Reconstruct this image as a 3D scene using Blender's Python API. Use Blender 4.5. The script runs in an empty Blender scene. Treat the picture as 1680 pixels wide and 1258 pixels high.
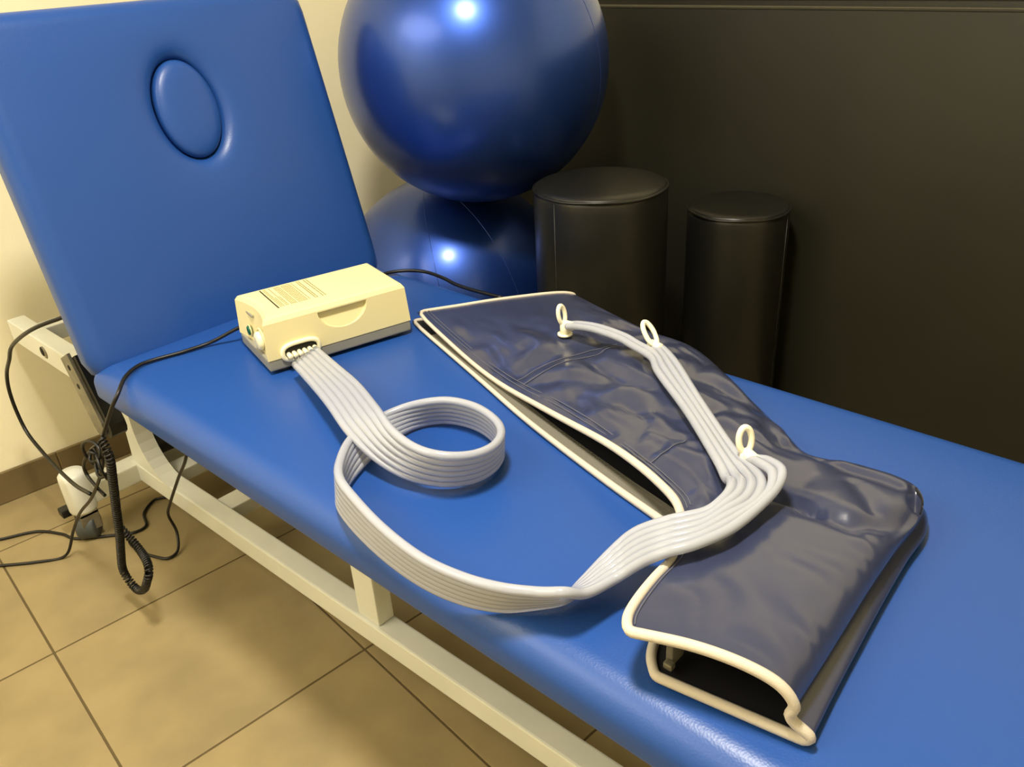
import bpy, bmesh, math, random
from mathutils import Vector, Matrix, noise

random.seed(7)
scene = bpy.context.scene
COL = scene.collection
H = 0.5753                      # height of the seat surface above the floor (working frame: seat top is z = 0)

# ------------------------------------------------------------------ camera
cam_d = bpy.data.cameras.new('camera')
cam = bpy.data.objects.new('camera', cam_d)
COL.objects.link(cam)
right = Vector((0.7390, 0.6714, -0.0557))
down = Vector((0.2791, -0.3802, -0.8818))
fwd = Vector((-0.6132, 0.6361, -0.4683)).normalized()
right = (right - fwd * right.dot(fwd)).normalized()
up = -(fwd.cross(right)).normalized()
if up.dot(down) > 0:
    up = -up
cam.matrix_world = Matrix(((right.x, up.x, -fwd.x, 1.4655), (right.y, up.y, -fwd.y, -0.4506),
                           (right.z, up.z, -fwd.z, 0.6357 + H), (0, 0, 0, 1)))
cam_d.sensor_fit = 'HORIZONTAL'
cam_d.sensor_width = 36.0
cam_d.lens = 1356.2 * 36.0 / 1680.0
cam_d.clip_start = 0.02
scene.camera = cam

# ------------------------------------------------------------------ world, lamps, exposure
w = bpy.data.worlds.new('world'); scene.world = w; w.use_nodes = True
w.node_tree.nodes['Background'].inputs[0].default_value = (1.0, 0.93, 0.8, 1)
w.node_tree.nodes['Background'].inputs[1].default_value = 0.05


def lamp(name, loc, size, power, col):
    d = bpy.data.lights.new(name, 'AREA'); d.shape = 'DISK'; d.size = size; d.energy = power; d.color = col
    o = bpy.data.objects.new(name, d); COL.objects.link(o)
    o.location = (loc[0], loc[1], loc[2] + H)
    return o


lamp('ceiling_lamp_light', (0.95, -0.12, 1.88), 0.28, 50.0, (1.0, 0.93, 0.80))
lamp('ceiling_lamp_light', (-0.05, -1.7, 1.88), 1.8, 46.0, (1.0, 0.93, 0.79))
scene.view_settings.view_transform = 'Standard'
scene.view_settings.look = 'None'
scene.view_settings.gamma = 1.0
scene.view_settings.use_curve_mapping = False
scene.view_settings.exposure = 0.10


# ------------------------------------------------------------------ materials
def lin(c):
    return tuple((v / 255 / 12.92 if v / 255 <= 0.04045 else ((v / 255 + 0.055) / 1.055) ** 2.4) for v in c) + (1,)


def mat(name, rgb, rough=0.5, spec=0.5, metal=0.0, coat=0.0, coat_r=0.1, trans=0.0, bump=0.0, bscale=60.0, bdetail=2.0,
        var=0.0, vscale=6.0, rgb2=None, sss=0.0, ior=1.45, bdist=0.002, kind='noise'):
    m = bpy.data.materials.new(name); m.use_nodes = True
    nt = m.node_tree; b = nt.nodes['Principled BSDF']
    b.inputs['Base Color'].default_value = lin(rgb)
    b.inputs['Roughness'].default_value = rough
    b.inputs['Specular IOR Level'].default_value = spec
    b.inputs['Metallic'].default_value = metal
    b.inputs['Coat Weight'].default_value = coat
    b.inputs['Coat Roughness'].default_value = coat_r
    b.inputs['Transmission Weight'].default_value = trans
    b.inputs['IOR'].default_value = ior
    if sss:
        b.inputs['Subsurface Weight'].default_value = sss
        b.inputs['Subsurface Radius'].default_value = (0.01, 0.01, 0.01)
        b.inputs['Subsurface Scale'].default_value = 0.3
    tc = nt.nodes.new('ShaderNodeTexCoord')
    if var or rgb2:
        n = nt.nodes.new('ShaderNodeTexNoise'); n.inputs['Scale'].default_value = vscale; n.inputs['Detail'].default_value = 4
        nt.links.new(tc.outputs['Object'], n.inputs['Vector'])
        mx = nt.nodes.new('ShaderNodeMix'); mx.data_type = 'RGBA'
        r = nt.nodes.new('ShaderNodeMapRange'); r.inputs['From Min'].default_value = 0.35; r.inputs['From Max'].default_value = 0.65
        nt.links.new(n.outputs['Fac'], r.inputs['Value'])
        nt.links.new(r.outputs['Result'], mx.inputs['Factor'])
        c2 = rgb2 if rgb2 else tuple(max(0, v * (1 - var)) for v in rgb)
        mx.inputs['A'].default_value = lin(rgb); mx.inputs['B'].default_value = lin(c2)
        nt.links.new(mx.outputs['Result'], b.inputs['Base Color'])
    if bump:
        if kind == 'leather':
            t = nt.nodes.new('ShaderNodeTexVoronoi'); t.inputs['Scale'].default_value = bscale
            src = t.outputs['Distance']
        else:
            t = nt.nodes.new('ShaderNodeTexNoise'); t.inputs['Scale'].default_value = bscale; t.inputs['Detail'].default_value = bdetail
            src = t.outputs['Fac']
        nt.links.new(tc.outputs['Object'], t.inputs['Vector'])
        bp = nt.nodes.new('ShaderNodeBump'); bp.inputs['Strength'].default_value = bump; bp.inputs['Distance'].default_value = bdist
        nt.links.new(src, bp.inputs['Height'])
        nt.links.new(bp.outputs['Normal'], b.inputs['Normal'])
    return m


M = dict(
    wall=mat('cream_wall_paint', (250, 242, 208), 0.8, 0.3, bump=0.1, bscale=180),
    ceiling=mat('white_ceiling_paint', (245, 240, 225), 0.9, 0.2),
    tile=mat('tan_floor_tile', (154, 137, 98), 0.40, 0.4, var=0.1, vscale=7, bump=0.05, bscale=90),
    grout=mat('dark_grout', (96, 82, 56), 0.9, 0.2),
    skirting=mat('brown_skirting_tile', (122, 105, 72), 0.5, 0.4, var=0.12, vscale=5),
    vinyl=mat('blue_vinyl', (33, 75, 149), 0.36, 0.5, bump=0.12, bscale=420, kind='leather', bdist=0.0008),
    steel_white=mat('white_powder_coated_steel', (226, 227, 216), 0.35, 0.5, var=0.03, vscale=10),
    steel=mat('zinc_plated_steel', (150, 145, 128), 0.4, 0.5, metal=0.7, var=0.2, vscale=30),
    black_plastic=mat('black_plastic', (22, 22, 22), 0.4, 0.5),
    rubber=mat('grey_rubber', (70, 74, 72), 0.5, 0.4),
    cable=mat('black_cable_rubber', (16, 15, 14), 0.38, 0.5),
    ball=mat('pearly_blue_ball_vinyl', (38, 74, 160), 0.38, 0.5, metal=0.8, coat=0.6, coat_r=0.22, bump=0.04, bscale=40),
    mat_black=mat('black_vinyl_mat', (36, 35, 25), 0.50, 0.4, bump=0.1, bscale=350, kind='leather', bdist=0.0006, var=0.1, vscale=3),
    bolster=mat('black_leatherette', (24, 24, 20), 0.36, 0.5, bump=0.15, bscale=260, kind='leather', bdist=0.0006),
    cream_plastic=mat('cream_abs_plastic', (234, 222, 166), 0.4, 0.5, bump=0.03, bscale=900),
    cream_trim=mat('light_cream_plastic', (246, 240, 205), 0.35, 0.5),
    grey_plastic=mat('grey_abs_plastic', (142, 140, 128), 0.45, 0.5),
    dark=mat('dark_cavity', (28, 26, 22), 0.7, 0.3),
    green=mat('green_button_plastic', (18, 92, 62), 0.35, 0.5),
    ink=mat('grey_label_ink', (140, 124, 74), 0.6, 0.3),
    ink_dark=mat('dark_label_ink', (70, 62, 34), 0.6, 0.3),
    nylon=mat('navy_coated_nylon', (50, 56, 82), 0.29, 0.6, coat=0.6, coat_r=0.16, bump=0.10, bscale=22, bdist=0.004, bdetail=3),
    lining=mat('black_lining', (30, 30, 33), 0.5, 0.3),
    binding=mat('beige_binding_tape', (206, 197, 180), 0.6, 0.3, bump=0.2, bscale=700),
    zipper=mat('grey_zip_tape', (112, 109, 98), 0.6, 0.3, bump=0.4, bscale=500),
    thread=mat('grey_thread', (92, 94, 108), 0.6, 0.3),
    tube=mat('clear_pvc_tube', (194, 198, 210), 0.24, 0.5, trans=0.35, coat=0.4, coat_r=0.12, ior=1.3),
    connector=mat('white_connector_plastic', (248, 242, 214), 0.35, 0.5, sss=0.1),
)


# ------------------------------------------------------------------ mesh helpers (working frame, seat top z = 0)
def V(*a):
    return Vector(a)


def empty(name, loc, label, cat, group=None):
    o = bpy.data.objects.new(name, None); COL.objects.link(o)
    o.location = (loc[0], loc[1], loc[2] + H)
    o.empty_display_size = 0.05
    o['label'] = label; o['category'] = cat
    if group:
        o['group'] = group
    return o


def mk(name, verts, faces, m, parent=None, smooth=True, label=None, cat=None, kind=None, group=None, fix=True):
    vs = [Vector(v) for v in verts]
    lo = Vector((min(v.x for v in vs), min(v.y for v in vs), min(v.z for v in vs)))
    hi = Vector((max(v.x for v in vs), max(v.y for v in vs), max(v.z for v in vs)))
    org = Vector(((lo.x + hi.x) / 2, (lo.y + hi.y) / 2, lo.z))
    me = bpy.data.meshes.new(name)
    me.from_pydata([tuple(v - org) for v in vs], [], faces)
    if fix:
        bm = bmesh.new(); bm.from_mesh(me); bmesh.ops.recalc_face_normals(bm, faces=bm.faces); bm.to_mesh(me); bm.free()
    me.materials.append(M[m])
    me.polygons.foreach_set('use_smooth', [smooth] * len(me.polygons))
    me.update()
    o = bpy.data.objects.new(name, me); COL.objects.link(o)
    wl = org + Vector((0, 0, H))
    if parent:
        o.parent = parent
        o.location = wl - world_loc(parent)
    else:
        o.location = wl
    if label: o['label'] = label
    if cat: o['category'] = cat
    if kind: o['kind'] = kind
    if group: o['group'] = group
    return o


def world_loc(o):
    l = Vector(o.location)
    while o.parent:
        o = o.parent; l += Vector(o.location)
    return l


class G:
    """collects pieces of ONE part"""
    def __init__(s): s.v = []; s.f = []
    def add(s, vf):
        n = len(s.v); s.v += [Vector(p) for p in vf[0]]; s.f += [tuple(i + n for i in f) for f in vf[1]]; return s
    def mk(s, name, m, parent=None, **k): return mk(name, s.v, s.f, m, parent, **k)


def box(x0, x1, y0, y1, z0, z1, bev=0.0):
    bm = bmesh.new()
    bmesh.ops.create_cube(bm, size=1.0)
    for v in bm.verts:
        v.co = V((x0 + x1) / 2 + v.co.x * (x1 - x0), (y0 + y1) / 2 + v.co.y * (y1 - y0), (z0 + z1) / 2 + v.co.z * (z1 - z0))
    if bev:
        bmesh.ops.bevel(bm, geom=list(bm.edges), offset=bev, segments=2, affect='EDGES', profile=0.6)
    bm.verts.index_update()
    r = ([v.co.copy() for v in bm.verts], [tuple(v.index for v in f.verts) for f in bm.faces]); bm.free()
    return r


def xf(vf, fn):
    return ([Vector(fn(p)) for p in vf[0]], vf[1])


def catmull(P, n, closed=False):
    P = [Vector(p) for p in P]; out = []; k = len(P)
    seg = k if closed else k - 1
    for i in range(seg):
        if closed:
            a, b, c, d = P[(i - 1) % k], P[i], P[(i + 1) % k], P[(i + 2) % k]
        else:
            b, c = P[i], P[i + 1]
            a = P[i - 1] if i else b * 2 - c
            d = P[i + 2] if i + 2 < k else c * 2 - b
        for j in range(n):
            t = j / n
            out.append(0.5 * ((2 * b) + (c - a) * t + (2 * a - 5 * b + 4 * c - d) * t * t + (-a + 3 * b - 3 * c + d) * t ** 3))
    if not closed:
        out.append(P[-1].copy())
    return out


def sweep(path, r, n=8, closed=False, flat=None, caps=True):
    """round tube along a polyline, parallel transport; r is a number or a list"""
    path = [Vector(p) for p in path]; k = len(path); vs = []; fs = []
    tans = []
    for i in range(k):
        a = path[(i - 1) % k] if (closed or i) else path[0]
        b = path[(i + 1) % k] if (closed or i < k - 1) else path[-1]
        t = (b - a)
        tans.append(t.normalized() if t.length > 1e-9 else V(1, 0, 0))
    nrm = tans[0].orthogonal().normalized()
    for i in range(k):
        nrm = (nrm - tans[i] * nrm.dot(tans[i]))
        nrm = nrm.normalized() if nrm.length > 1e-9 else tans[i].orthogonal().normalized()
        bi = tans[i].cross(nrm)
        rr = r[i] if isinstance(r, (list, tuple)) else r
        for j in range(n):
            a = 2 * math.pi * j / n
            vs.append(path[i] + (nrm * math.cos(a) + bi * math.sin(a)) * rr)
    for i in range(k if closed else k - 1):
        i2 = (i + 1) % k
        for j in range(n):
            j2 = (j + 1) % n
            fs.append((i * n + j, i * n + j2, i2 * n + j2, i2 * n + j))
    if caps and not closed:
        fs.append(tuple(range(n))); fs.append(tuple((k - 1) * n + j for j in range(n)))
    return vs, fs


def lathe(prof, n=48, c=(0, 0), axis=None):
    """profile of (radius, z); radius 0 closes"""
    vs = []; fs = []; rows = []
    for r, z in prof:
        if r < 1e-6:
            rows.append([len(vs)]); vs.append(V(c[0], c[1], z))
        else:
            rows.append([len(vs) + j for j in range(n)])
            vs += [V(c[0] + r * math.cos(2 * math.pi * j / n), c[1] + r * math.sin(2 * math.pi * j / n), z) for j in range(n)]
    for a, b in zip(rows, rows[1:]):
        for j in range(n):
            j2 = (j + 1) % n
            if len(a) == 1 and len(b) == 1: continue
            if len(a) == 1: fs.append((a[0], b[j], b[j2]))
            elif len(b) == 1: fs.append((a[j], a[j2], b[0]))
            else: fs.append((a[j], a[j2], b[j2], b[j]))
    return vs, fs


def cylinder(p0, p1, r, n=20, bev=0.0015):
    p0 = Vector(p0); p1 = Vector(p1); L = (p1 - p0).length
    vf = lathe([(0, 0), (r - bev, 0), (r, bev), (r, L - bev), (r - bev, L), (0, L)], n)
    q = (p1 - p0).to_track_quat('Z', 'Y')
    return xf(vf, lambda p: q @ p + p0)


def rrect(x0, x1, y0, y1, r, n=8):
    pts = []
    for cx, cy, a0 in ((x1 - r, y1 - r, 0), (x0 + r, y1 - r, 90), (x0 + r, y0 + r, 180), (x1 - r, y0 + r, 270)):
        for j in range(n + 1):
            a = math.radians(a0 + 90 * j / n); pts.append((cx + r * math.cos(a), cy + r * math.sin(a)))
    return pts


def loft(rings, cap0=True, cap1=True):
    n = len(rings[0]); vs = [Vector(p) for r in rings for p in r]; fs = []
    for i in range(len(rings) - 1):
        for j in range(n):
            j2 = (j + 1) % n
            fs.append((i * n + j, i * n + j2, (i + 1) * n + j2, (i + 1) * n + j))
    if cap0: fs.append(tuple(range(n)))
    if cap1: fs.append(tuple((len(rings) - 1) * n + j for j in range(n)))
    return vs, fs


# ------------------------------------------------------------------ the room (turned a few degrees against the table)
PHI = -0.0871
CP, SP = math.cos(PHI), math.sin(PHI)
def RM(p): return V(CP * p[0] - SP * p[1], SP * p[0] + CP * p[1], p[2])
X0, X1, Y0, Y1, ZF, ZC = -0.744, 3.05, -2.7, 1.56, -H, 1.95


def struct(name, vf, m, **k):
    return mk(name, xf(vf, RM)[0], vf[1], m, smooth=False, kind='structure', **k)


floor = struct('floor', box(X0 - 0.1, X1 + 0.1, Y0 - 0.1, Y1 + 0.1, ZF - 0.08, ZF - 0.0015), 'grout')
TS, GAP = 0.45, 0.0022
tile_me = None
ix = range(math.floor((X0 - 0.378) / TS), math.ceil((X1 - 0.378) / TS))
iy = range(math.floor((Y0 - 0.227) / TS), math.ceil((Y1 - 0.227) / TS))
for i in ix:
    for j in iy:
        a0, a1 = 0.378 + i * TS, 0.378 + (i + 1) * TS
        b0, b1 = 0.227 + j * TS, 0.227 + (j + 1) * TS
        full = a0 >= X0 and a1 <= X1 and b0 >= Y0 and b1 <= Y1
        a0, a1, b0, b1 = max(a0, X0), min(a1, X1), max(b0, Y0), min(b1, Y1)
        if a1 - a0 < 0.01 or b1 - b0 < 0.01:
            continue
        if full and tile_me:
            t = bpy.data.objects.new('tile', tile_me); COL.objects.link(t); t.parent = floor
            c = RM(((a0 + a1) / 2, (b0 + b1) / 2, ZF - 0.008))
            t.location = c + V(0, 0, H) - world_loc(floor)
        else:
            vf = xf(box(a0 + GAP, a1 - GAP, b0 + GAP, b1 - GAP, ZF - 0.008, ZF, 0.001), RM)
            t = mk('tile', vf[0], vf[1], 'tile', floor, smooth=False)
            if full:
                # recentre on the tile centre so that copies share it
                c = RM(((a0 + a1) / 2, (b0 + b1) / 2, ZF - 0.008)) + V(0, 0, H) - world_loc(floor)
                d = t.location - c
                for v in t.data.vertices: v.co += d
                t.location = c; tile_me = t.data
struct('wall_left', box(X0 - 0.1, X0, Y0 - 0.1, Y1 + 0.1, ZF - 0.01, ZC), 'wall')
struct('wall_back', box(X0, X1, Y1, Y1 + 0.1, ZF - 0.01, ZC), 'wall')
struct('wall_right', box(X1, X1 + 0.1, Y0 - 0.1, Y1 + 0.1, ZF - 0.01, ZC), 'wall')
struct('wall_front', box(X0, X1, Y0 - 0.1, Y0, ZF - 0.01, ZC), 'wall')
struct('ceiling', box(X0 - 0.1, X1 + 0.1, Y0 - 0.1, Y1 + 0.1, ZC, ZC + 0.1), 'ceiling')
bb = struct('baseboard_left', box(X0, X0 + 0.008, Y0, Y1, ZF, ZF + 0.083), 'grout')
y = Y0
k = 0
while y < Y1 - 0.05:
    y2 = min(y + 0.45, Y1)
    vf = xf(box(X0 + 0.002, X0 + 0.012, y + 0.001, y2 - 0.001, ZF + 0.001, ZF + 0.086, 0.002), RM)
    mk('skirting_tile', vf[0], vf[1], 'skirting', bb, smooth=False)
    y = y2

# ------------------------------------------------------------------ exercise mats against the back wall
def gym_mat(y0, y1, x0, x1, z1, label):
    e = empty('exercise_mat', RM(((x0 + x1) / 2, (y0 + y1) / 2, ZF)), label, 'mat', None)
    vf = xf(box(x0, x1, y0, y1, ZF, z1, 0.006), RM)
    mk('cover', vf[0], vf[1], 'mat_black', e)
    for yy in (y0 + 0.001, y1 - 0.001):
        pth = [RM(p) for p in ((x0 + .004, yy, ZF + .01), (x0 + .004, yy, z1 - .004), (x1 - .004, yy, z1 - .004), (x1 - .004, yy, ZF + .01))]
        vf = sweep(pth, 0.0022, 6)
        mk('piping', vf[0], vf[1], 'mat_black', e)
    return e
gym_mat(1.452, 1.492, -0.52, 2.75, 0.482, 'tall black exercise mat standing on edge behind the bolsters, the nearer one')
gym_mat(1.500, 1.548, -0.45, 2.85, 0.497, 'black exercise mat against the wall, behind the nearer standing mat')

# ------------------------------------------------------------------ balls
def gym_ball(name, c, r, label, tilts):
    e = empty(name, (c[0], c[1], c[2] - r), label, 'exercise ball', 'stacked exercise balls')
    prof = [(r * math.sin(math.pi * i / 48), c[2] - r * math.cos(math.pi * i / 48)) for i in range(49)]
    prof[0] = (0, c[2] - r); prof[-1] = (0, c[2] + r)
    vf = lathe(prof, 96, (c[0], c[1]))
    mk('shell', vf[0], vf[1], 'ball', e)
    # moulded seam: a great circle
    for tilt in tilts:
        ax = V(math.sin(tilt) * 0.8, math.cos(tilt), 0.15).normalized()
        a = ax.orthogonal().normalized(); b = ax.cross(a)
        pth = [Vector(c) + (a * math.cos(2 * math.pi * i / 120) + b * math.sin(2 * math.pi * i / 120)) * (r - 0.0004) for i in range(120)]
        vf = sweep(pth, 0.0011, 6, closed=True)
        mk('seam', vf[0], vf[1], 'ball', e)
    return e
gym_ball('exercise_ball', (-0.22, 1.08, -H + 0.33), 0.33, 'blue exercise ball on the floor underneath the other ball', (0.9, 0.2))
gym_ball('exercise_ball', (-0.025, 1.036, 0.386), 0.32, 'shiny blue exercise ball resting on top of the lower ball', (-0.35,))

# ------------------------------------------------------------------ bolsters
def bolster(c, r, zt, label, a):
    e = empty('bolster', (c[0], c[1], ZF), label, 'bolster', 'upright black bolsters')
    prof = [(0, ZF), (r - .01, ZF), (r, ZF + .01), (r, zt - .03), (r * 0.995, zt - .016), (r * .985, zt - .009), (r * .96, zt - .006)]
    vf = lathe(prof, 64, c); mk('body', vf[0], vf[1], 'bolster', e)
    prof = [(r * .985, zt - .008), (r * .975, zt - .002), (r * .93, zt + .0015), (r * .8, zt + .003), (r * .5, zt + .004), (0, zt + .0045)]
    vf = lathe(prof, 64, c); mk('end_cap', vf[0], vf[1], 'bolster', e)
    ring = [V(c[0] + r * .99 * math.cos(a), c[1] + r * .99 * math.sin(a), zt - .006 + .0012 * math.sin(5 * a)) for a in [2 * math.pi * i / 80 for i in range(80)]]
    vf = sweep(ring, 0.0034, 8, closed=True); mk('piping', vf[0], vf[1], 'bolster', e)
    pth = [V(c[0] + (r + .0002) * math.cos(a), c[1] + (r + .0002) * math.sin(a), z) for z in (ZF + .01, -0.2, zt - .014)]
    vf = sweep(pth, 0.0008, 6); mk('seam', vf[0], vf[1], 'bolster', e)
    return e
bolster((0.378, 0.995), 0.1475, 0.166, 'wider black leatherette bolster standing upright beside the exercise balls', -1.64)
bolster((0.5705, 1.2646), 0.1155, 0.080, 'narrower black leatherette bolster standing upright in front of the black mat', 0.12)

# ------------------------------------------------------------------ treatment table
table = empty('treatment_table', (0.4, 0.34, ZF), 'blue padded treatment table with raised backrest on a white steel frame', 'treatment table')


def cushion_rings(x0, x1, y0, y1, rc, th, rt, rb):
    rings = []
    def ring(inset, z):
        r = max(rc - inset * 0.6, 0.006)
        rings.append([(p[0], p[1], z) for p in rrect(x0 + inset, x1 - inset, y0 + inset, y1 - inset, r)])
    ring(rb + .03, -th); ring(rb, -th)
    for i in range(1, 5):
        a = math.pi / 2 * i / 4; ring(rb * (1 - math.sin(a)), -th + rb * (1 - math.cos(a)))
    for i in range(0, 11):
        a = math.pi / 2 * i / 10; ring(rt * (1 - math.cos(a)), -rt * .85 + rt * .85 * math.sin(a) - .003)
    ring(rt + .03, -.0012); ring(rt + .08, 0.0)
    return rings
rings = cushion_rings(-0.058, 1.66, 0.0, 0.68, 0.028, 0.068, 0.042, 0.010)
vf = loft(rings)
seat = mk('seat_cushion', vf[0], vf[1], 'vinyl', table)

TILT = 0.2597
NB = V(math.cos(TILT), 0, math.sin(TILT)); UPB = V(-math.sin(TILT), 0, math.cos(TILT))
def BK(u, v, n): return V(0, u, 0) + UPB * v + NB * n - NB * 0.006 + V(-0.004, 0, 0)
EC, EA, EB = (0.349, 0.408), 0.064, 0.094
N = 36 * 4
def ell(k_, off=0.0):
    out = []
    for j in range(N):
        a = math.radians(45) + 0 + 2 * math.pi * j / N
        out.append((EC[0] + (EA + off) * math.cos(a), EC[1] + (EB + off) * math.sin(a)))
    return out
def rr_by_angle(x0, x1, y0, y1, r):
    """rounded rectangle sampled by angle from the oval's centre, so that rings blend into the oval"""
    poly = rrect(x0, x1, y0, y1, max(r, .004), 24); m_ = len(poly); out = []
    for j in range(N):
        a = math.radians(45) + 2 * math.pi * j / N; d = (math.cos(a) * EA, math.sin(a) * EB)
        best = None
        for i in range(m_):
            p, q = poly[i], poly[(i + 1) % m_]
            ex, ey = q[0] - p[0], q[1] - p[1]; den = d[0] * ey - d[1] * ex
            if abs(den) < 1e-12: continue
            px, py = p[0] - EC[0], p[1] - EC[1]
            t = (px * ey - py * ex) / den; s = (px * d[1] - py * d[0]) / den
            if t > 0 and -1e-6 <= s <= 1 + 1e-6 and (best is None or t < best): best = t
        out.append((EC[0] + d[0] * best, EC[1] + d[1] * best))
    return out
def back_rings():
    R = []
    th, rt, rb = 0.066, 0.034, 0.010
    x0, x1, y0, y1, rc = 0.0, 0.68, -0.030, 0.612, 0.045
    def ring(inset, z):
        R.append([BK(p[0], p[1], z) for p in rr_by_angle(x0 + inset, x1 - inset, y0 + inset, y1 - inset, rc - inset * .6)])
    ring(rb + .02, -th); ring(rb, -th)
    for i in range(1, 4):
        a = math.pi / 2 * i / 3; ring(rb * (1 - math.sin(a)), -th + rb * (1 - math.cos(a)))
    for i in range(0, 9):
        a = math.pi / 2 * i / 8; ring(rt * (1 - math.cos(a)), -rt * .9 + rt * .9 * math.sin(a) - .003)
    outer = rr_by_angle(x0 + rt, x1 - rt, y0 + rt, y1 - rt, .03)
    e2 = ell(0, .036)
    for q, z in ((.25, -.001), (.55, 0), (.8, 0)):
        R.append([BK(a[0] * (1 - q) + b[0] * q, a[1] * (1 - q) + b[1] * q, z) for a, b in zip(outer, e2)])
    for off, z in ((.036, -.0006), (.028, -.002), (.02, -.004), (.014, -.0065), (.008, -.0105), (.004, -.0145), (.001, -.020), (.0, -.030)):
        R.append([BK(p[0], p[1], z) for p in ell(0, off)])
    return R
vf = loft(back_rings())
mk('back_cushion', vf[0], vf[1], 'vinyl', table)
R = []
for off, z in ((-.0025, -.030), (-.0018, -.018), (-.003, -.012), (-.006, -.0078), (-.012, -.0045), (-.022, -.002), (-.036, -.0008), (-.052, 0)):
    R.append([BK(p[0], p[1], z) for p in ell(0, off)])
vf = loft(R)
mk('face_hole_plug', vf[0], vf[1], 'vinyl', table, label='oval padded plug in the face hole')


# base frame: rails a touch out of parallel with the cushion
def RY(x): return 0.146 + (x + 0.44) * 0.021
def skew(p): return V(p[0], p[1] + (p[0] + 0.44) * 0.021, p[2])
def part(name, vf, m='steel_white', smooth=False, parent=table, **k): return mk(name, vf[0], vf[1], m, parent, smooth=smooth, **k)
part('base_rail', xf(box(-0.44, 1.42, 0.146, 0.190, -0.490, -0.440, 0.004), skew))
part('base_rail', xf(box(-0.44, 1.42, 0.500, 0.544, -0.490, -0.440, 0.004), skew))
part('crossbar', box(-0.465, -0.41, 0.032, 0.66, -0.492, -0.442, 0.004))
part('crossbar', box(1.30, 1.355, 0.022, 0.70, -0.492, -0.442, 0.004))
part('crossbar', box(-0.12, -0.06, 0.19, 0.505, -0.482, -0.446, 0.003))
part('post', box(0.434, 0.494, 0.172, 0.208, -0.44, -0.072, 0.003))
part('post', box(0.434, 0.494, 0.522, 0.556, -0.44, -0.072, 0.003))
part('post', box(1.16, 1.22, 0.184, 0.222, -0.44, -0.072, 0.003))
part('post', box(1.16, 1.22, 0.534, 0.572, -0.44, -0.072, 0.003))
# upright at the head end with a curved gusset running into the rail
def gusset(y0):
    pts = [(-0.43, -0.445), (-0.40, -0.13), (-0.36, -0.13), (-0.372, -0.26)]
    for i in range(0, 9):
        a = math.pi / 2 * i / 8
        pts.append((-0.25 - 0.12 * math.cos(a), -0.32 - 0.12 * math.sin(a)))
    pts.append((-0.245, -0.445))
    n = len(pts); vs = [V(x, y0, z) for x, z in pts] + [V(x, y0 + .04, z) for x, z in pts]
    fs = [tuple(range(n)), tuple(range(2 * n - 1, n - 1, -1))] + [(i, (i + 1) % n, n + (i + 1) % n, n + i) for i in range(n)]
    return vs, fs
part('upright', gusset(0.150)); part('upright', gusset(0.505))
# upper frame that carries the back section when it is flat
part('support_arm', box(-0.68, -0.02, 0.052, 0.092, -0.142, -0.088, 0.003))
part('support_arm', box(-0.68, -0.02, 0.588, 0.628, -0.142, -0.088, 0.003))
part('support_crossbar', box(-0.60, -0.55, 0.092, 0.588, -0.128, -0.090, 0.003))
part('bushing', cylinder((-.468, .0505, -.114), (-.468, .056, -.114), .015), 'steel', True)
part('bushing_hole', cylinder((-.478, .0495, -.114), (-.478, .056, -.114), .0115), 'dark', True)
part('seat_frame', box(0.0, 1.60, 0.10, 0.14, -0.108, -0.0685, 0.003))
part('seat_frame', box(0.0, 1.60, 0.54, 0.58, -0.108, -0.0685, 0.003))
part('seat_board', box(0.02, 1.63, 0.03, 0.65, -0.0725, -0.0680, 0.001), 'dark')
# hinge plate below the backrest corner
def hinge_plate(y0, y1):
    out = []
    a = V(-0.200, 0, -0.030); d = V(0.075, 0, -0.150).normalized(); s = V(d.z, 0, -d.x) * -1
    L, wd = 0.150, 0.026
    pts = [a - s * wd, a + s * wd]
    for i in range(0, 7):
        t = math.pi * i / 6
        pts.append(a + d * (L + wd * .9 * math.sin(t)) + s * wd * math.cos(t))
    n = len(pts)
    vs = [V(p.x, y0, p.z) for p in pts] + [V(p.x, y1, p.z) for p in pts]
    fs = [tuple(range(n)), tuple(range(2 * n - 1, n - 1, -1))] + [(i, (i + 1) % n, n + (i + 1) % n, n + i) for i in range(n)]
    return (vs, fs), a, d, s
vf, ha, hd, hs = hinge_plate(0.012, 0.018)
hp = part('hinge_plate', vf, 'steel')
for q in (0.025, 0.065):
    p = ha + hd * q
    part('slot', cylinder((p.x, 0.0112, p.z), (p.x, 0.0135, p.z), .007), 'dark', True, hp)
vf, _, _, _ = hinge_plate(0.0185, 0.050)
part('hinge_block', xf(vf, lambda p: p + V(.022, 0, .0)), 'black_plastic')
# lifting motor under the seat
part('motor', cylinder((-0.418, 0.196, -0.402), (-0.400, 0.46, -0.400), .0395, 28, .004), 'black_plastic', True)
part('motor_bracket', box(-0.36, -0.30, 0.20, 0.52, -0.480, -0.446, .003), 'steel_white')


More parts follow.
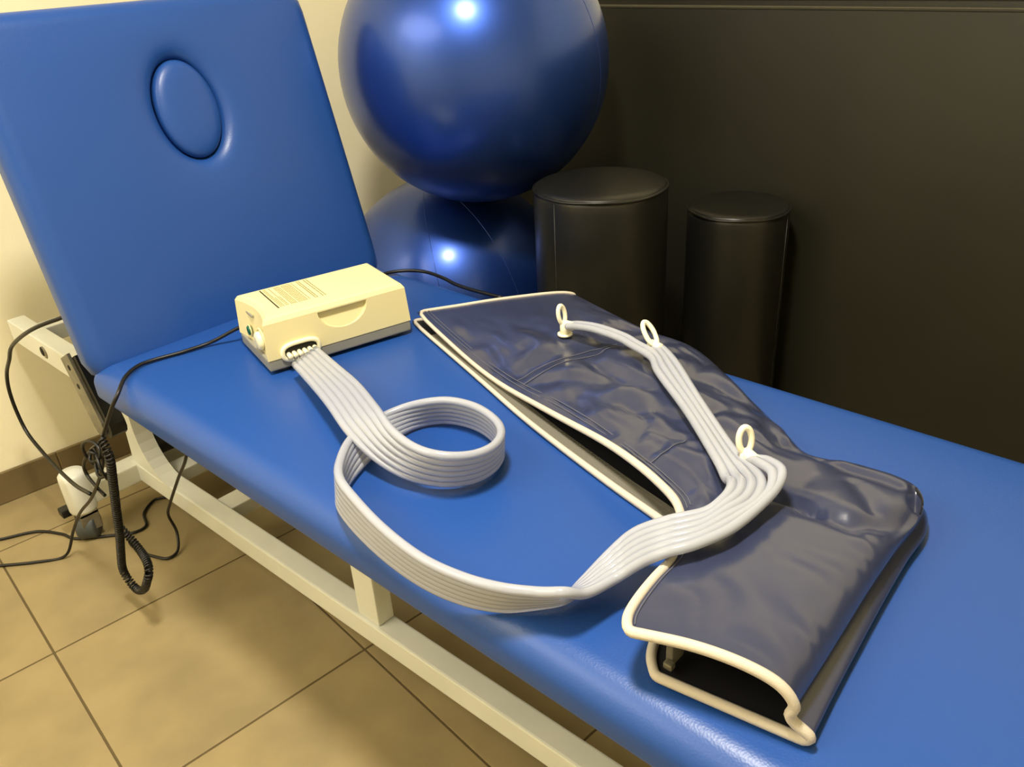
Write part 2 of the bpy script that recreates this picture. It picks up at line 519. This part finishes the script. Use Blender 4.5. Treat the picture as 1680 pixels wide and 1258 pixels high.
def caster(cx, cy):
    part('caster_housing', lathe([(0, -0.497), (.029, -0.497), (.0315, -0.490), (.032, -0.405), (.031, -0.396), (.026, -0.390), (0, -0.387)], 32, (cx, cy)), 'steel_white', True)
    part('caster_wheel', cylinder((cx - .013, cy - .020, -H + .0325), (cx + .013, cy + .014, -H + .0325), .0322, 28, .004), 'rubber', True)
    fk = G().add(box(cx - .024, cx - .019, cy - .022, cy + .022, -H + .028, -0.497, .002)).add(box(cx + .020, cx + .025, cy - .022, cy + .022, -H + .028, -0.497, .002)).add(box(cx - .024, cx + .025, cy - .022, cy + .022, -0.506, -0.496, .002))
    fk.mk('caster_fork', 'steel', table, smooth=False)
    part('brake_pedal', box(cx - .050, cx - .022, cy - .044, cy - .014, -0.513, -0.492, .004), 'black_plastic')
for cx, cy in ((-0.418, 0.006), (-0.4375, 0.688), (1.3275, -0.006), (1.3275, 0.728)):
    caster(cx, cy)

# ------------------------------------------------------------------ compression boot
UI = [(0.332,0.478,0.030),(0.580,0.397,0.014),(0.765,0.341,0.030),(0.933,0.286,0.055),(1.034,0.249,0.055),(1.071,0.222,0.052),(1.086,0.196,0.052),(1.095,0.178,0.055),(1.103,0.160,0.058),(1.111,0.138,0.060),(1.114,0.102,0.062),(1.119,0.066,0.064),(1.126,0.040,0.065),(1.137,0.024,0.065)]
UO = [(0.506,0.733,0.022),(0.711,0.665,0.028),(0.835,0.643,0.030),(0.988,0.543,0.030),(1.072,0.485,0.030),(1.120,0.456,0.030),(1.189,0.458,0.040),(1.251,0.446,0.045),(1.275,0.400,0.045),(1.276,0.330,0.045),(1.278,0.249,0.045),(1.282,0.173,0.045),(1.285,0.113,0.045),(1.287,0.059,0.045)]
LO = [(0.505,0.735,0.012),(0.713,0.669,0.010),(0.838,0.647,0.010),(0.991,0.547,0.010),(1.075,0.490,0.010),(1.122,0.462,0.010),(1.191,0.466,0.010),(1.255,0.456,0.010),(1.279,0.412,0.012),(1.281,0.340,0.012),(1.285,0.261,0.012),(1.290,0.187,0.012),(1.295,0.119,0.012),(1.300,0.064,0.012)]
LI = [(0.311,0.480,0.004),(0.578,0.387,0.004),(0.746,0.328,0.004),(0.919,0.278,0.004),(1.010,0.255,0.004),(1.037,0.247,0.004),(1.051,0.232,0.004),(1.067,0.215,0.004),(1.081,0.199,0.004),(1.093,0.176,0.004),(1.111,0.135,0.004),(1.126,0.095,0.004),(1.140,0.061,0.004),(1.157,0.042,0.004)]
CR = [.032, .034, .048, .057, .060, .056, .056, .064, .070, .072, .074, .075, .076, .075]
NS = 14
ui, uo, lo_, li = (catmull(a, NS) for a in (UI, UO, LO, LI))
cr = [p.z for p in catmull([(0, 0, c) for c in CR], NS)]
nrow = len(ui)
CREASE = [  # polyline, depth, width
    ([(1.109, .320), (1.151, .319), (1.190, .304)], .018, .011),
    ([(1.191, .302), (1.231, .300), (1.258, .332), (1.277, .377)], .010, .014),
    ([(.547, .465), (.652, .411), (.670, .465)], .005, .02),
    ([(.775, .473), (.872, .446), (.975, .395)], .008, .018),
    ([(.851, .385), (.925, .398), (1.018, .370)], .006, .014),
    ([(.966, .516), (1.014, .507), (1.085, .439)], .008, .014),
    ([(1.125, .424), (1.168, .381), (1.188, .307)], -.003, .016),
    ([(1.200, .391), (1.239, .347)], .006, .012),
    ([(1.10, .44), (1.16, .43), (1.24, .42)], .008, .012),
    ([(1.258, .440), (1.270, .40)], .026, .007),
]
def seg_d(p, a, b):
    ax, ay = b[0] - a[0], b[1] - a[1]; t = ((p.x - a[0]) * ax + (p.y - a[1]) * ay) / (ax * ax + ay * ay + 1e-12)
    t = min(1, max(0, t)); return math.hypot(p.x - a[0] - ax * t, p.y - a[1] - ay * t), t
def wrinkle(p, foot):
    dz = 0.0
    for pl, dep, wd in CREASE:
        best = 9
        for a, b in zip(pl, pl[1:]):
            best = min(best, seg_d(p, a, b)[0])
        if best < wd * 3: dz -= dep * math.exp(-(best / wd) ** 2)
    q = V(p.x * 9 + 3.1, p.y * 9 - 1.2, 0.3)
    wq = V(noise.noise(q * 1.7) * .6, noise.noise(q * 1.3 + V(5, 2, 0)) * .6, 0)
    n1 = noise.noise(q + wq)
    fold = abs(noise.noise(q * 1.15 + wq + V(7.7, 1.1, 0)))           # sharp valleys between soft pillows
    q2 = V((p.x * .6 + p.y * .8) * 30, (p.x * .8 - p.y * .6) * 11, 1.7)
    n2 = abs(noise.noise(q2 + wq * 2))
    leg = dz + 0.006 * n1 + 0.016 * (fold - .2) + 0.007 * (n2 - .2)
    return leg * (1 - foot) + (dz + 0.003 * n1 + 0.003 * n2) * foot
SU = 11
boot_rows = []
def boot_z(x, y, r=.013):
    b = 0.0
    for row in boot_rows:
        for q in row[:5 * SU + 1:2]:
            if abs(q.x - x) < r and abs(q.y - y) < r: b = max(b, q.z)
    return b
for i in range(nrow):
    s = i / NS
    A, B, C_, D = ui[i], uo[i], lo_[i], li[i]
    f = max(0.0, min(1.0, (s - 6.5) / 1.8))            # 0 leg, 1 foot
    thigh = max(0.0, 1 - s / 1.5)
    def up_(t, kz): q = A.lerp(B, t); return V(q.x, q.y, max(q.z, q.z + (cr[i] - q.z) * kz))
    mid = (B + C_) / 2
    outw = (B - A); outw.z = 0; outw.normalize()
    groove = mid + outw * (-0.011 * f + .004 * (1 - f))
    ctrl = [A, up_(.14, .55), up_(.4, 1.0), up_(.68, 1.0 - .05 * f), up_(.9, .62), B, groove, C_ + outw * (.004 * f),
            V(*(C_.lerp(D, .12).xy), .003), V(*(C_.lerp(D, .5).xy), .0026), V(*(C_.lerp(D, .85).xy), .003), D]
    row = catmull(ctrl, SU)
    kU = 5 * SU
    for j in range(len(row)):
        if j <= kU + 2:
            t = j / kU
            wgt = min(1, t * 5 + .12) * min(1, max(0, (1.03 - t) * 7))
            endw = min(1.0, (s + .15) / 1.0) * min(1.0, (13.2 - s) / 1.2)
            row[j].z = max(.009, row[j].z + wrinkle(row[j], max(0.0, min(1.0, (s - 4.6) / 1.8))) * wgt * endw)
        row[j].z = max(row[j].z, .0036)
    boot_rows.append(row)
ncol = len(boot_rows[0])
bv = [p for r in boot_rows for p in r]
bf = [(i * ncol + j, i * ncol + j + 1, (i + 1) * ncol + j + 1, (i + 1) * ncol + j) for i in range(nrow - 1) for j in range(ncol - 1)]
boot = empty('compression_boot', (0.95, 0.35, 0), 'dark navy nylon compression boot with beige edging lying on the blue table', 'compression boot')
shell = mk('shell', bv, bf, 'nylon', boot)
# lining: the same sheet pulled inwards by its own thickness
def inward():
    out = []
    for i in range(nrow):
        for j in range(ncol):
            a = boot_rows[max(i - 1, 0)][j]; b = boot_rows[min(i + 1, nrow - 1)][j]
            c = boot_rows[i][max(j - 1, 0)]; d = boot_rows[i][min(j + 1, ncol - 1)]
            n = (b - a).cross(d - c)
            n = n.normalized() if n.length > 1e-12 else V(0, 0, 1)
            cen = (boot_rows[i][0] + boot_rows[i][5 * SU] + boot_rows[i][8 * SU] + boot_rows[i][-1]) / 4
            if j < 5 * SU: n = n if n.z < 0 else -n
            elif j > 8 * SU: n = n if n.z > 0 else -n
            elif n.dot(cen - boot_rows[i][j]) < 0: n = -n
            out.append(boot_rows[i][j] + n * 0.0016)
    return out
mk('lining', inward(), bf, 'lining', boot)
edge = [boot_rows[i][0] for i in range(0, nrow, 2)] + boot_rows[-1][1:-1:2] + [boot_rows[i][-1] for i in range(nrow - 1, -1, -2)] + boot_rows[0][-2:0:-2]
edge2 = [edge[0]]
for p in edge[1:]:
    if (p - edge2[-1]).length > .003: edge2.append(p)
for _ in range(2):
    k_ = len(edge2); edge2 = [(edge2[i - 1] + edge2[i] * 2 + edge2[(i + 1) % k_]) / 4 for i in range(k_)]
edge2 = [V(p.x, p.y, max(p.z, .0062)) for p in edge2]
vf = sweep(edge2, [.0036 + .0018 * min(1, max(0, (p.x - .55) / .5)) for p in edge2], 8, closed=True)
mk('edge_binding', vf[0], vf[1], 'binding', boot, label='beige edge binding tape')


def surf(s, t, lift=.0006):
    """point on the upper sheet, s = row 0..13, t = 0..1 across"""
    i = min(nrow - 1, max(0, int(round(s * NS)))); j = min(5 * SU, max(0, int(round(t * 5 * SU))))
    return boot_rows[i][j] + V(0, 0, lift)
for t in (0.075, 0.11):
    vf = sweep(catmull([surf(s * .5, t) for s in range(0, 11)], 4), 0.0008, 5); mk('seam', vf[0], vf[1], 'thread', boot)
for s0, t1 in ((1.35, .62), (1.5, .62), (3.4, .35)):
    vf = sweep(catmull([surf(s0, .1 + (t1 - .1) * q / 12, .0011) for q in range(13)], 4), 0.0008, 5); mk('seam', vf[0], vf[1], 'thread', boot)
for t in (0.07,):
    vf = sweep(catmull([surf(s * .5, t) for s in range(17, 26)], 4), 0.0008, 5); mk('seam', vf[0], vf[1], 'thread', boot)
# open zip along the lower sheet's edge
tape_v = []; tape_f = []; teeth = G()
zr = list(range(4, int(5.2 * NS)))
for n_, i in enumerate(zr):
    a, b = boot_rows[i][-1], boot_rows[i][-6]
    d = (b - a); d.z = 0; d.normalize()
    p0 = a + d * .004; p1 = a + d * .020
    zc = .0068
    tape_v += [V(p0.x, p0.y, zc), V(p1.x, p1.y, zc + .002)]
    if n_: tape_f.append((2 * n_ - 2, 2 * n_ - 1, 2 * n_ + 1, 2 * n_))
mk('zip_tape', tape_v, tape_f, 'zipper', boot)
for n_ in range(len(zr) - 1):
    for q in range(4):
        p = tape_v[2 * n_ + 1].lerp(tape_v[2 * n_ + 3], q / 4); p0 = tape_v[2 * n_].lerp(tape_v[2 * n_ + 2], q / 4)
        d = (p - p0).normalized(); c = p + d * .001; sx = V(-d.y, d.x, 0)
        vs = [c + sx * (.0007 * a) + d * (.0028 * b) + V(0, 0, .0008 * e) for a in (-1, 1) for b in (-1, 1) for e in (-1, 1)]
        teeth.add((vs, [(0, 1, 3, 2), (4, 6, 7, 5), (0, 4, 5, 1), (2, 3, 7, 6), (0, 2, 6, 4), (1, 5, 7, 3)]))
teeth.mk('zip_teeth', 'zipper', boot, smooth=False, kind='stuff')
# zip end with slider inside the toe opening
zs = box(1.158, 1.166, .058, .080, .010, .050, .002)
part('zip_end', xf(zs, lambda p: p), 'zipper', parent=boot)
part('zip_slider', box(1.160, 1.170, .050, .058, .012, .020, .002), 'steel', parent=boot)

# ------------------------------------------------------------------ air pump
EX = V(0.248, 0.969, 0).normalized(); EY = V(-EX.y, EX.x, 0)
PO = V(0.2790, 0.1835, 0.0006)
def PW(p): return PO + EX * p[0] + EY * p[1] + V(0, 0, p[2])
PL, PD, PH = 0.274, 0.162, 0.1015
pump = empty('air_pump', PW((PL / 2, PD / 2, 0)), 'cream plastic air pump with grey base standing on the table by the backrest', 'air pump')
def pp(name, vf, m, parent=pump, smooth=False, **k):
    vf = xf(vf, PW); return mk(name, vf[0], vf[1], m, parent, smooth=smooth, **k)
# housing: lofted rings, narrowing upward; the front has a half-round grip recess, the left end is dished
ARC = 14
def housing():
    zb, zt, ch = 0.027, PH, 0.009
    z1 = zt - ch; K = 12
    c0, c1 = 0.100, 0.195                                 # grip recess chord on the front
    f = lambda z: 0.0035 * (z - zb) / (zt - zb)          # draft of the walls
    def outline(z, e, bow):
        a, b_, c, d = e + f(z), PL - e - f(z), e + f(z), PD - e - f(z)
        pts = [(a, c), (c0, c), (c1, c), (b_, c), (b_, d), (a, d)]
        for i in range(1, K):                             # the left end is dished in plan
            q = i / K; pts.append((a + bow * math.sin(math.pi * q) ** .8, d + (c - d) * q))
        return [V(x, y, z) for x, y in pts]
    rings = [outline(zb, 0, .010), outline(z1, 0, .016), outline(zt - .002, .004, .018), outline(zt, .008, .019)]
    n = len(rings[0]); vs = [p for r in rings for p in r]; fs = []
    for k in range(3):
        for i in range(n):
            if k == 0 and i == 1: continue
            i2 = (i + 1) % n; fs.append((k * n + i, k * n + i2, (k + 1) * n + i2, (k + 1) * n + i))
    fs.append(tuple(range(n))); fs.append(tuple(3 * n + i for i in range(n)))
    def addv(x, y, z): vs.append(V(x, y, z)); return len(vs) - 1
    bl, br, tl, tr = 1, 2, n + 1, n + 2
    rad = (c1 - c0) / 2 - .001; cx = (c0 + c1) / 2
    arc = [(cx - rad * math.cos(math.pi * i / ARC), z1 - .003 - rad * .80 * math.sin(math.pi * i / ARC)) for i in range(ARC + 1)]
    ia = [addv(x, f(z), z) for x, z in arc]; h_ = ARC // 2
    fs.append((bl, *[ia[i] for i in range(h_, -1, -1)], tl))
    fs.append((br, tr, *[ia[i] for i in range(ARC, h_ - 1, -1)]))
    fs.append((bl, br, ia[h_])); fs.append((tl, ia[0], ia[ARC], tr))
    zlo = min(z for x, z in arc); zhi = max(z for x, z in arc); dep = .009
    ir = [addv(cx + (x - cx) * .975, f(z) + .0012 + dep * (z - zlo) / (zhi - zlo), z + .001 * (z < zhi - 1e-6)) for x, z in arc]
    for i in range(ARC): fs.append((ia[i], ia[i + 1], ir[i + 1], ir[i]))
    fs.append(tuple(ir)); fs.append((ia[ARC], ia[0], ir[0], ir[ARC]))
    return vs, fs
ho = pp('housing', housing(), 'cream_plastic')
md = ho.modifiers.new('soft_edges', 'BEVEL'); md.width = 0.0016; md.segments = 3; md.limit_method = 'ANGLE'; md.angle_limit = math.radians(35)
pp('base_tray', box(0.001, PL - .001, 0.001, PD - .001, 0.007, 0.0272, 0.003), 'grey_plastic')
for x, y in ((.03, .02), (PL - .03, .02), (.03, PD - .02), (PL - .03, PD - .02)):
    pp('rubber_foot', lathe([(0, 0), (.010, 0), (.011, .002), (.010, .008), (0, .008)], 20, (x, y)), 'rubber', smooth=True)
# outlet on the front, low at the left
oc = V(0.060, 0, 0.034)
ring = [V(oc.x + .033 * math.copysign(abs(math.cos(a)) ** .6, math.cos(a)), -.0005, oc.z + .015 * math.copysign(abs(math.sin(a)) ** .75, math.sin(a))) for a in [2 * math.pi * i / 40 for i in range(40)]]
pp('outlet_frame', sweep(ring, .0042, 8, closed=True), 'cream_trim', smooth=True)
pp('outlet_cavity', ([V(p.x, -.0012, p.z) for p in ring], [tuple(range(40))]), 'dark')
for k in range(6):
    x = oc.x - .0235 + k * .0094
    pp('nozzle', cylinder((x, -.001, oc.z - .002), (x, -.016, oc.z - .003), .0042, 12, .0006), 'cream_trim', smooth=True)
# left end: green button, dial, slot
pp('power_button', cylinder((.010, PD * .70, .046), (.004, PD * .70, .046), .0085, 20, .001), 'green', smooth=True)
pp('button_ring', sweep([V(.0075, PD * .70 + .0100 * math.cos(a), .046 + .0100 * math.sin(a)) for a in [2 * math.pi * i / 24 for i in range(24)]], .0012, 6, closed=True), 'cream_plastic', smooth=True)
dl = pp('dial', cylinder((.010, PD * .29, .050), (-.001, PD * .29, .050), .0165, 28, .003), 'cream_trim', smooth=True)
pp('dial_skirt', sweep([V(.0085, PD * .29 + .0205 * math.cos(a), .050 + .0205 * math.sin(a)) for a in [2 * math.pi * i / 32 for i in range(32)]], .0018, 6, closed=True), 'cream_plastic', smooth=True)
pp('end_slot', box(.0115, .0150, PD * .60, PD * .86, .074, .078, .0008), 'grey_plastic')
# printed notice on the top
pr = G(); rnd = random.Random(3)
lx0, ly0, ly1 = 0.046, 0.044, 0.146
def quad(x0, x1, y0, y1, z): return ([(x0, y0, z), (x1, y0, z), (x1, y1, z), (x0, y1, z)], [(0, 1, 2, 3)])
zt = PH + .0003
lines = [.006, .009, .012, .017, .020, .026, .029, .032, .035, .040, .043, .046, .049, .052, .055, .060, .070, .074, .084, .089]
for q in lines:
    yy = ly0
    big = q in (.070, .074, .084, .089)
    ymax = ly1 if q not in (.012, .020) else ly1 - .05
    while yy < ymax:
        wl_ = rnd.uniform(.003, .009); 
        pr.add(quad(lx0 + q, lx0 + q + (.0017 if big else .0013), yy, min(yy + wl_, ymax), zt)); yy += wl_ + .0014
pp('notice_print', (pr.v, pr.f), 'ink', label='small grey printed notice text', kind='stuff')
pp('notice_bar', quad(lx0, lx0 + .0028, ly0 - .004, ly1, zt), 'ink_dark')
# mains lead of the pump: over the seat edge, down to the knot
lead = [(0.113, 0.245, 0.034), (0.100, 0.222, 0.026), (0.073, 0.186, 0.008), (0.060, 0.135, 0.0045), (0.046, 0.085, 0.004), (0.0465, 0.055, 0.004), (0.065, 0.022, 0.0005), (0.088, -0.006, -0.014), (0.080, -0.020, -0.038), (0.042, -0.030, -0.090),
        (0.012, -0.034, -0.125), (-0.05, -0.038, -0.165), (-0.115, -0.040, -0.220), (-0.122, -0.040, -0.250), (-0.085, -0.040, -0.265), (-0.053, -0.040, -0.270)]
vf = sweep(catmull(lead, 8), 0.0036, 8); mk('power_cable', vf[0], vf[1], 'cable', None, label='black power cable from the pump over the near seat edge', cat='cable')

# ------------------------------------------------------------------ ribbon of six clear air tubes
RIB = [((0.317,0.256,0.035),(0.329,0.204,0.030)),((0.427,0.220,0.048),(0.431,0.169,0.040)),((0.527,0.186,0.061),(0.516,0.139,0.047)),((0.626,0.144,0.073),(0.611,0.105,0.047)),((0.698,0.111,0.075),(0.678,0.099,0.030)),((0.751,0.105,0.074),(0.727,0.105,0.021)),((0.788,0.116,0.071),(0.776,0.130,0.016)),((0.812,0.150,0.065),(0.794,0.166,0.012)),((0.813,0.190,0.060),(0.794,0.207,0.010)),((0.792,0.227,0.057),(0.772,0.243,0.008)),((0.756,0.249,0.055),(0.735,0.266,0.008)),((0.708,0.257,0.055),(0.683,0.273,0.008)),((0.656,0.250,0.052),(0.635,0.258,0.008)),((0.617,0.221,0.045),(0.613,0.224,0.008)),((0.597,0.184,0.038),(0.610,0.182,0.008)),((0.589,0.151,0.034),(0.622,0.134,0.008)),((0.613,0.098,0.042),(0.634,0.099,0.008)),((0.662,0.047,0.050),(0.654,0.054,0.008)),((0.699,0.017,0.056),(0.679,0.021,0.008)),((0.736,0.006,0.057),(0.719,0.008,0.008)),((0.819,-0.011,0.052),(0.808,-0.009,0.007)),((0.892,-0.017,0.049),(0.880,-0.013,0.007)),((0.946,-0.010,0.049),(0.935,-0.005,0.007)),((0.991,0.003,0.049),(0.980,0.012,0.007)),((1.024,0.024,0.049),(1.007,0.043,0.008)),((1.050,0.036,0.055),(1.028,0.067,0.012)),((1.060,0.061,0.042),(1.029,0.093,0.016)),((1.069,0.100,0.040),(1.036,0.140,0.034)),((1.087,0.117,0.058),(1.052,0.161,0.055)),((1.110,0.126,0.078),(1.083,0.177,0.076)),((1.133,0.150,0.086),(1.111,0.204,0.084)),((1.150,0.198,0.088),(1.119,0.226,0.091)),((1.156,0.245,0.088),(1.117,0.247,0.092)),((1.140,0.286,0.088),(1.108,0.265,0.088)),((1.107,0.318,0.078),(1.091,0.285,0.076)),((1.065,0.348,0.072),(1.064,0.312,0.072)),((0.966,0.434,0.070),(0.971,0.398,0.070)),((0.885,0.509,0.068),(0.874,0.475,0.068)),((0.834,0.544,0.066),(0.829,0.508,0.066))]
TAIL = [(0.790, 0.534, 0.068), (0.760, 0.541, 0.070), (0.708, 0.545, 0.070), (0.668, 0.548, 0.064), (0.646, 0.549, 0.058)]
hose = empty('air_hose', (0.8, 0.15, 0), 'flat bundle of clear air tubes looping from pump to boot', 'hose')
NT = 6
A_ = [Vector(a) for a, b in RIB]; B_ = [Vector(b) for a, b in RIB]
for L_ in (A_, B_):                                     # ease the hand-placed bends
    for _ in range(1):
        c_ = [p.copy() for p in L_]
        for i in range(4, 24): L_[i] = c_[i] * .6 + (c_[i - 1] + c_[i + 1]) * .2
        for i in range(4, 24): L_[i].z = c_[i].z
for j in range(NT):
    pts = []
    f1 = j / (NT - 1)
    for i in range(len(RIB)):
        f = f1
        if i >= 32:
            if j >= 4: break
            f = f1 + (j / 3.0 - f1) * min(1, (i - 31) / 3)
        pts.append(B_[i].lerp(A_[i], f))
    if j >= 4:
        o = (j - 4) * .010
        pts += [V(1.152 + o * .2, .262 + o, .090), V(1.140 + o * .6, .300 + o, .094), V(1.112 + o, .320 + o * .9, .088), V(1.100 + o * .6, .328 + o * .6, .082), V(1.093, .334, .079)]
    elif j < 2:
        o = j * .011
        pts = pts[:-1] + [V(0.838, .510 + o, .068)] + [V(p[0], p[1] - .006 + o, p[2]) for p in TAIL]
    else:
        pts = pts[:-1] + [V(0.838, .536 + (j - 2) * .010, .066), V(0.818, .545 + (j - 2) * .010, .064)]
    pts = [p if p.x < .62 or (i < 26) else V(p.x, p.y, max(p.z, boot_z(p.x, p.y) + .0078)) for i, p in enumerate(pts)]
    vf = sweep(catmull(pts, 7), 0.0060, 12)
    mk('air_tube', vf[0], vf[1], 'tube', hose)


def connector(p, ang, lean=0.2):
    d = V(math.cos(ang), math.sin(ang), 0); s = V(-d.y, d.x, 0)
    p = Vector(p); p.z = max(p.z, boot_z(p.x, p.y, .017) + .0215)
    g = G()
    g.add(cylinder(p - d * .004 + s * .0, p + d * .020, .0075, 16))
    g.add(cylinder(p + V(0, 0, -.018), p + V(0, 0, .002), .0085, 16))
    g.add(lathe([(0, p.z - .020), (.013, p.z - .020), (.013, p.z - .017), (0, p.z - .016)], 20, (p.x, p.y)))
    ring = []
    c = p - d * .006 + V(0, 0, .016)
    for i in range(24):
        a = 2 * math.pi * i / 24
        ring.append(c + (V(0, 0, 1) - d * lean) * (.0155 * math.sin(a)) + s * (.0088 * math.cos(a)))
    o = g.mk('connector', 'connector', hose)
    vf = sweep(ring, .0040, 8, closed=True); mk('pull_ring', vf[0], vf[1], 'connector', o)
connector((0.636, 0.549, 0.056), 0.05)
connector((0.812, 0.551, 0.060), -0.25, 0.9)
connector((1.090, 0.336, 0.078), -0.5)

# ------------------------------------------------------------------ cables under the head end
def cable(name, pts, r, label, n=8, sm=8):
    vf = sweep(catmull(pts, sm), r, n)
    return mk(name, vf[0], vf[1], 'cable', None, label=label, cat='cable')
cable('looped_cable', [(-0.10, 0.14, 0.03), (-0.16, 0.06, 0.055), (-0.20, 0.02, 0.045), (-0.277, -0.010, 0.013), (-0.40, -0.02, -0.05), (-0.467, -0.020, -0.103), (-0.530, -0.020, -0.155), (-0.568, -0.020, -0.211), (-0.575, -0.020, -0.270), (-0.552, -0.020, -0.321), (-0.48, -0.02, -0.348), (-0.382, -0.024, -0.355), (-0.27, -0.03, -0.345), (-0.160, -0.036, -0.316)], 0.0042,
      'black cable bowing out to the left of the backrest corner')
zf = ZF + .0045
cable('floor_cable', [(-0.63, -0.22, zf), (-0.582, -0.152, zf), (-0.5416, -0.0814, zf), (-0.480, -0.045, zf), (-0.430, -0.028, zf), (-0.363, 0.044, zf), (-0.340, 0.075, zf), (-0.345, 0.105, zf), (-0.398, 0.125, zf), (-0.43, 0.165, zf), (-0.425, 0.185, zf), (-0.40, 0.215, zf), (-0.36, 0.25, zf)], 0.0035,
      'black cable across the tiles by the caster, ending bunched under the rail')
cable('floor_cable', [(-0.545, -0.26, zf), (-0.474, -0.1886, zf), (-0.418, -0.128, zf), (-0.38, -0.075, zf + .004), (-0.34, -0.050, -0.49), (-0.25, -0.045, -0.40), (-0.12, -0.045, -0.30), (0.00, -0.042, -0.18), (0.035, -0.036, -0.105)], 0.0034,
      'black cable hanging from the knot and running off left along the floor')
cable('hanging_cable', [(-0.345, 0.060, zf), (-0.30, 0.045, zf + .002), (-0.25, 0.050, zf), (-0.2188, 0.0579, zf), (-0.1815, 0.0765, zf), (-0.185, 0.105, zf + .004), (-0.215, 0.125, -0.54), (-0.22, 0.120, -0.49), (-0.17, 0.115, -0.43), (-0.04, 0.10, -0.30), (0.06, 0.09, -0.20), (0.12, 0.09, -0.09)], 0.0034,
      'thin black cable rising from the floor past the white rail to the seat')
# knot: small loose loops where the leads are tied together
kp = V(0.02, -0.040, -0.135)
loops = []
for i in range(70):
    a = i / 70 * 2 * math.pi * 3
    rr = .022 + .012 * math.sin(a * .37)
    loops.append(kp + V(rr * 1.4 * math.cos(a) * .8 - .03, -.006 + .006 * math.sin(a * 1.7), rr * math.sin(a) - .03 + .012 * math.cos(a * .5)))
vf = sweep(loops, .003, 7); mk('cable_knot', vf[0], vf[1], 'cable', None, label='small tangle of black cable tied below the seat corner', cat='cable')
# coiled handset lead
base = catmull([(0.050, -0.042, -0.100), (0.068, -0.045, -0.130), (0.040, -0.045, -0.198), (0.005, -0.045, -0.275), (-0.023, -0.045, -0.341), (-0.062, -0.045, -0.415), (-0.087, -0.045, -0.468), (-0.085, -0.042, -0.500), (-0.055, -0.040, -0.512), (-0.010, -0.040, -0.485), (0.040, -0.045, -0.435), (0.055, -0.04, -0.405), (0.03, -0.03, -0.40), (-0.02, -0.02, -0.405), (-0.06, -0.02, -0.39), (-0.075, -0.03, -0.36)], 24)
# resample by length
acc = [0.0]
for a, b in zip(base, base[1:]): acc.append(acc[-1] + (b - a).length)
def at_len(s):
    lo2, hi2 = 0, len(acc) - 1
    while hi2 - lo2 > 1:
        m2 = (lo2 + hi2) // 2
        if acc[m2] <= s: lo2 = m2
        else: hi2 = m2
    t = (s - acc[lo2]) / max(1e-9, acc[hi2] - acc[lo2]); return base[lo2].lerp(base[hi2], t), (base[hi2] - base[lo2]).normalized()
pitch, per = .0072, 10
nst = int(acc[-1] / pitch * per); hel = []; nr = V(0, 1, 0)
for i in range(nst):
    p, t = at_len(acc[-1] * i / nst)
    nr = (nr - t * nr.dot(t)).normalized(); bi = t.cross(nr); a = 2 * math.pi * i / per
    hel.append(p + (nr * math.cos(a) + bi * math.sin(a)) * .0066)
vf = sweep(hel, .0023, 6); mk('coiled_cable', vf[0], vf[1], 'cable', None, label='coiled black handset cable hanging in a loop beside the rail', cat='cable')
# black lead across the far side of the seat
cable('seat_cable', [(0.055, 0.60, 0.0045), (0.062, 0.635, 0.0045), (0.085, 0.667, 0.004), (0.122, 0.688, 0.002), (0.18, 0.686, 0.001), (0.237, 0.672, 0.002), (0.29, 0.668, 0.003), (0.37, 0.672, 0.003)], 0.0040, 'black cable at the far seat edge between the pump and the blue ball')
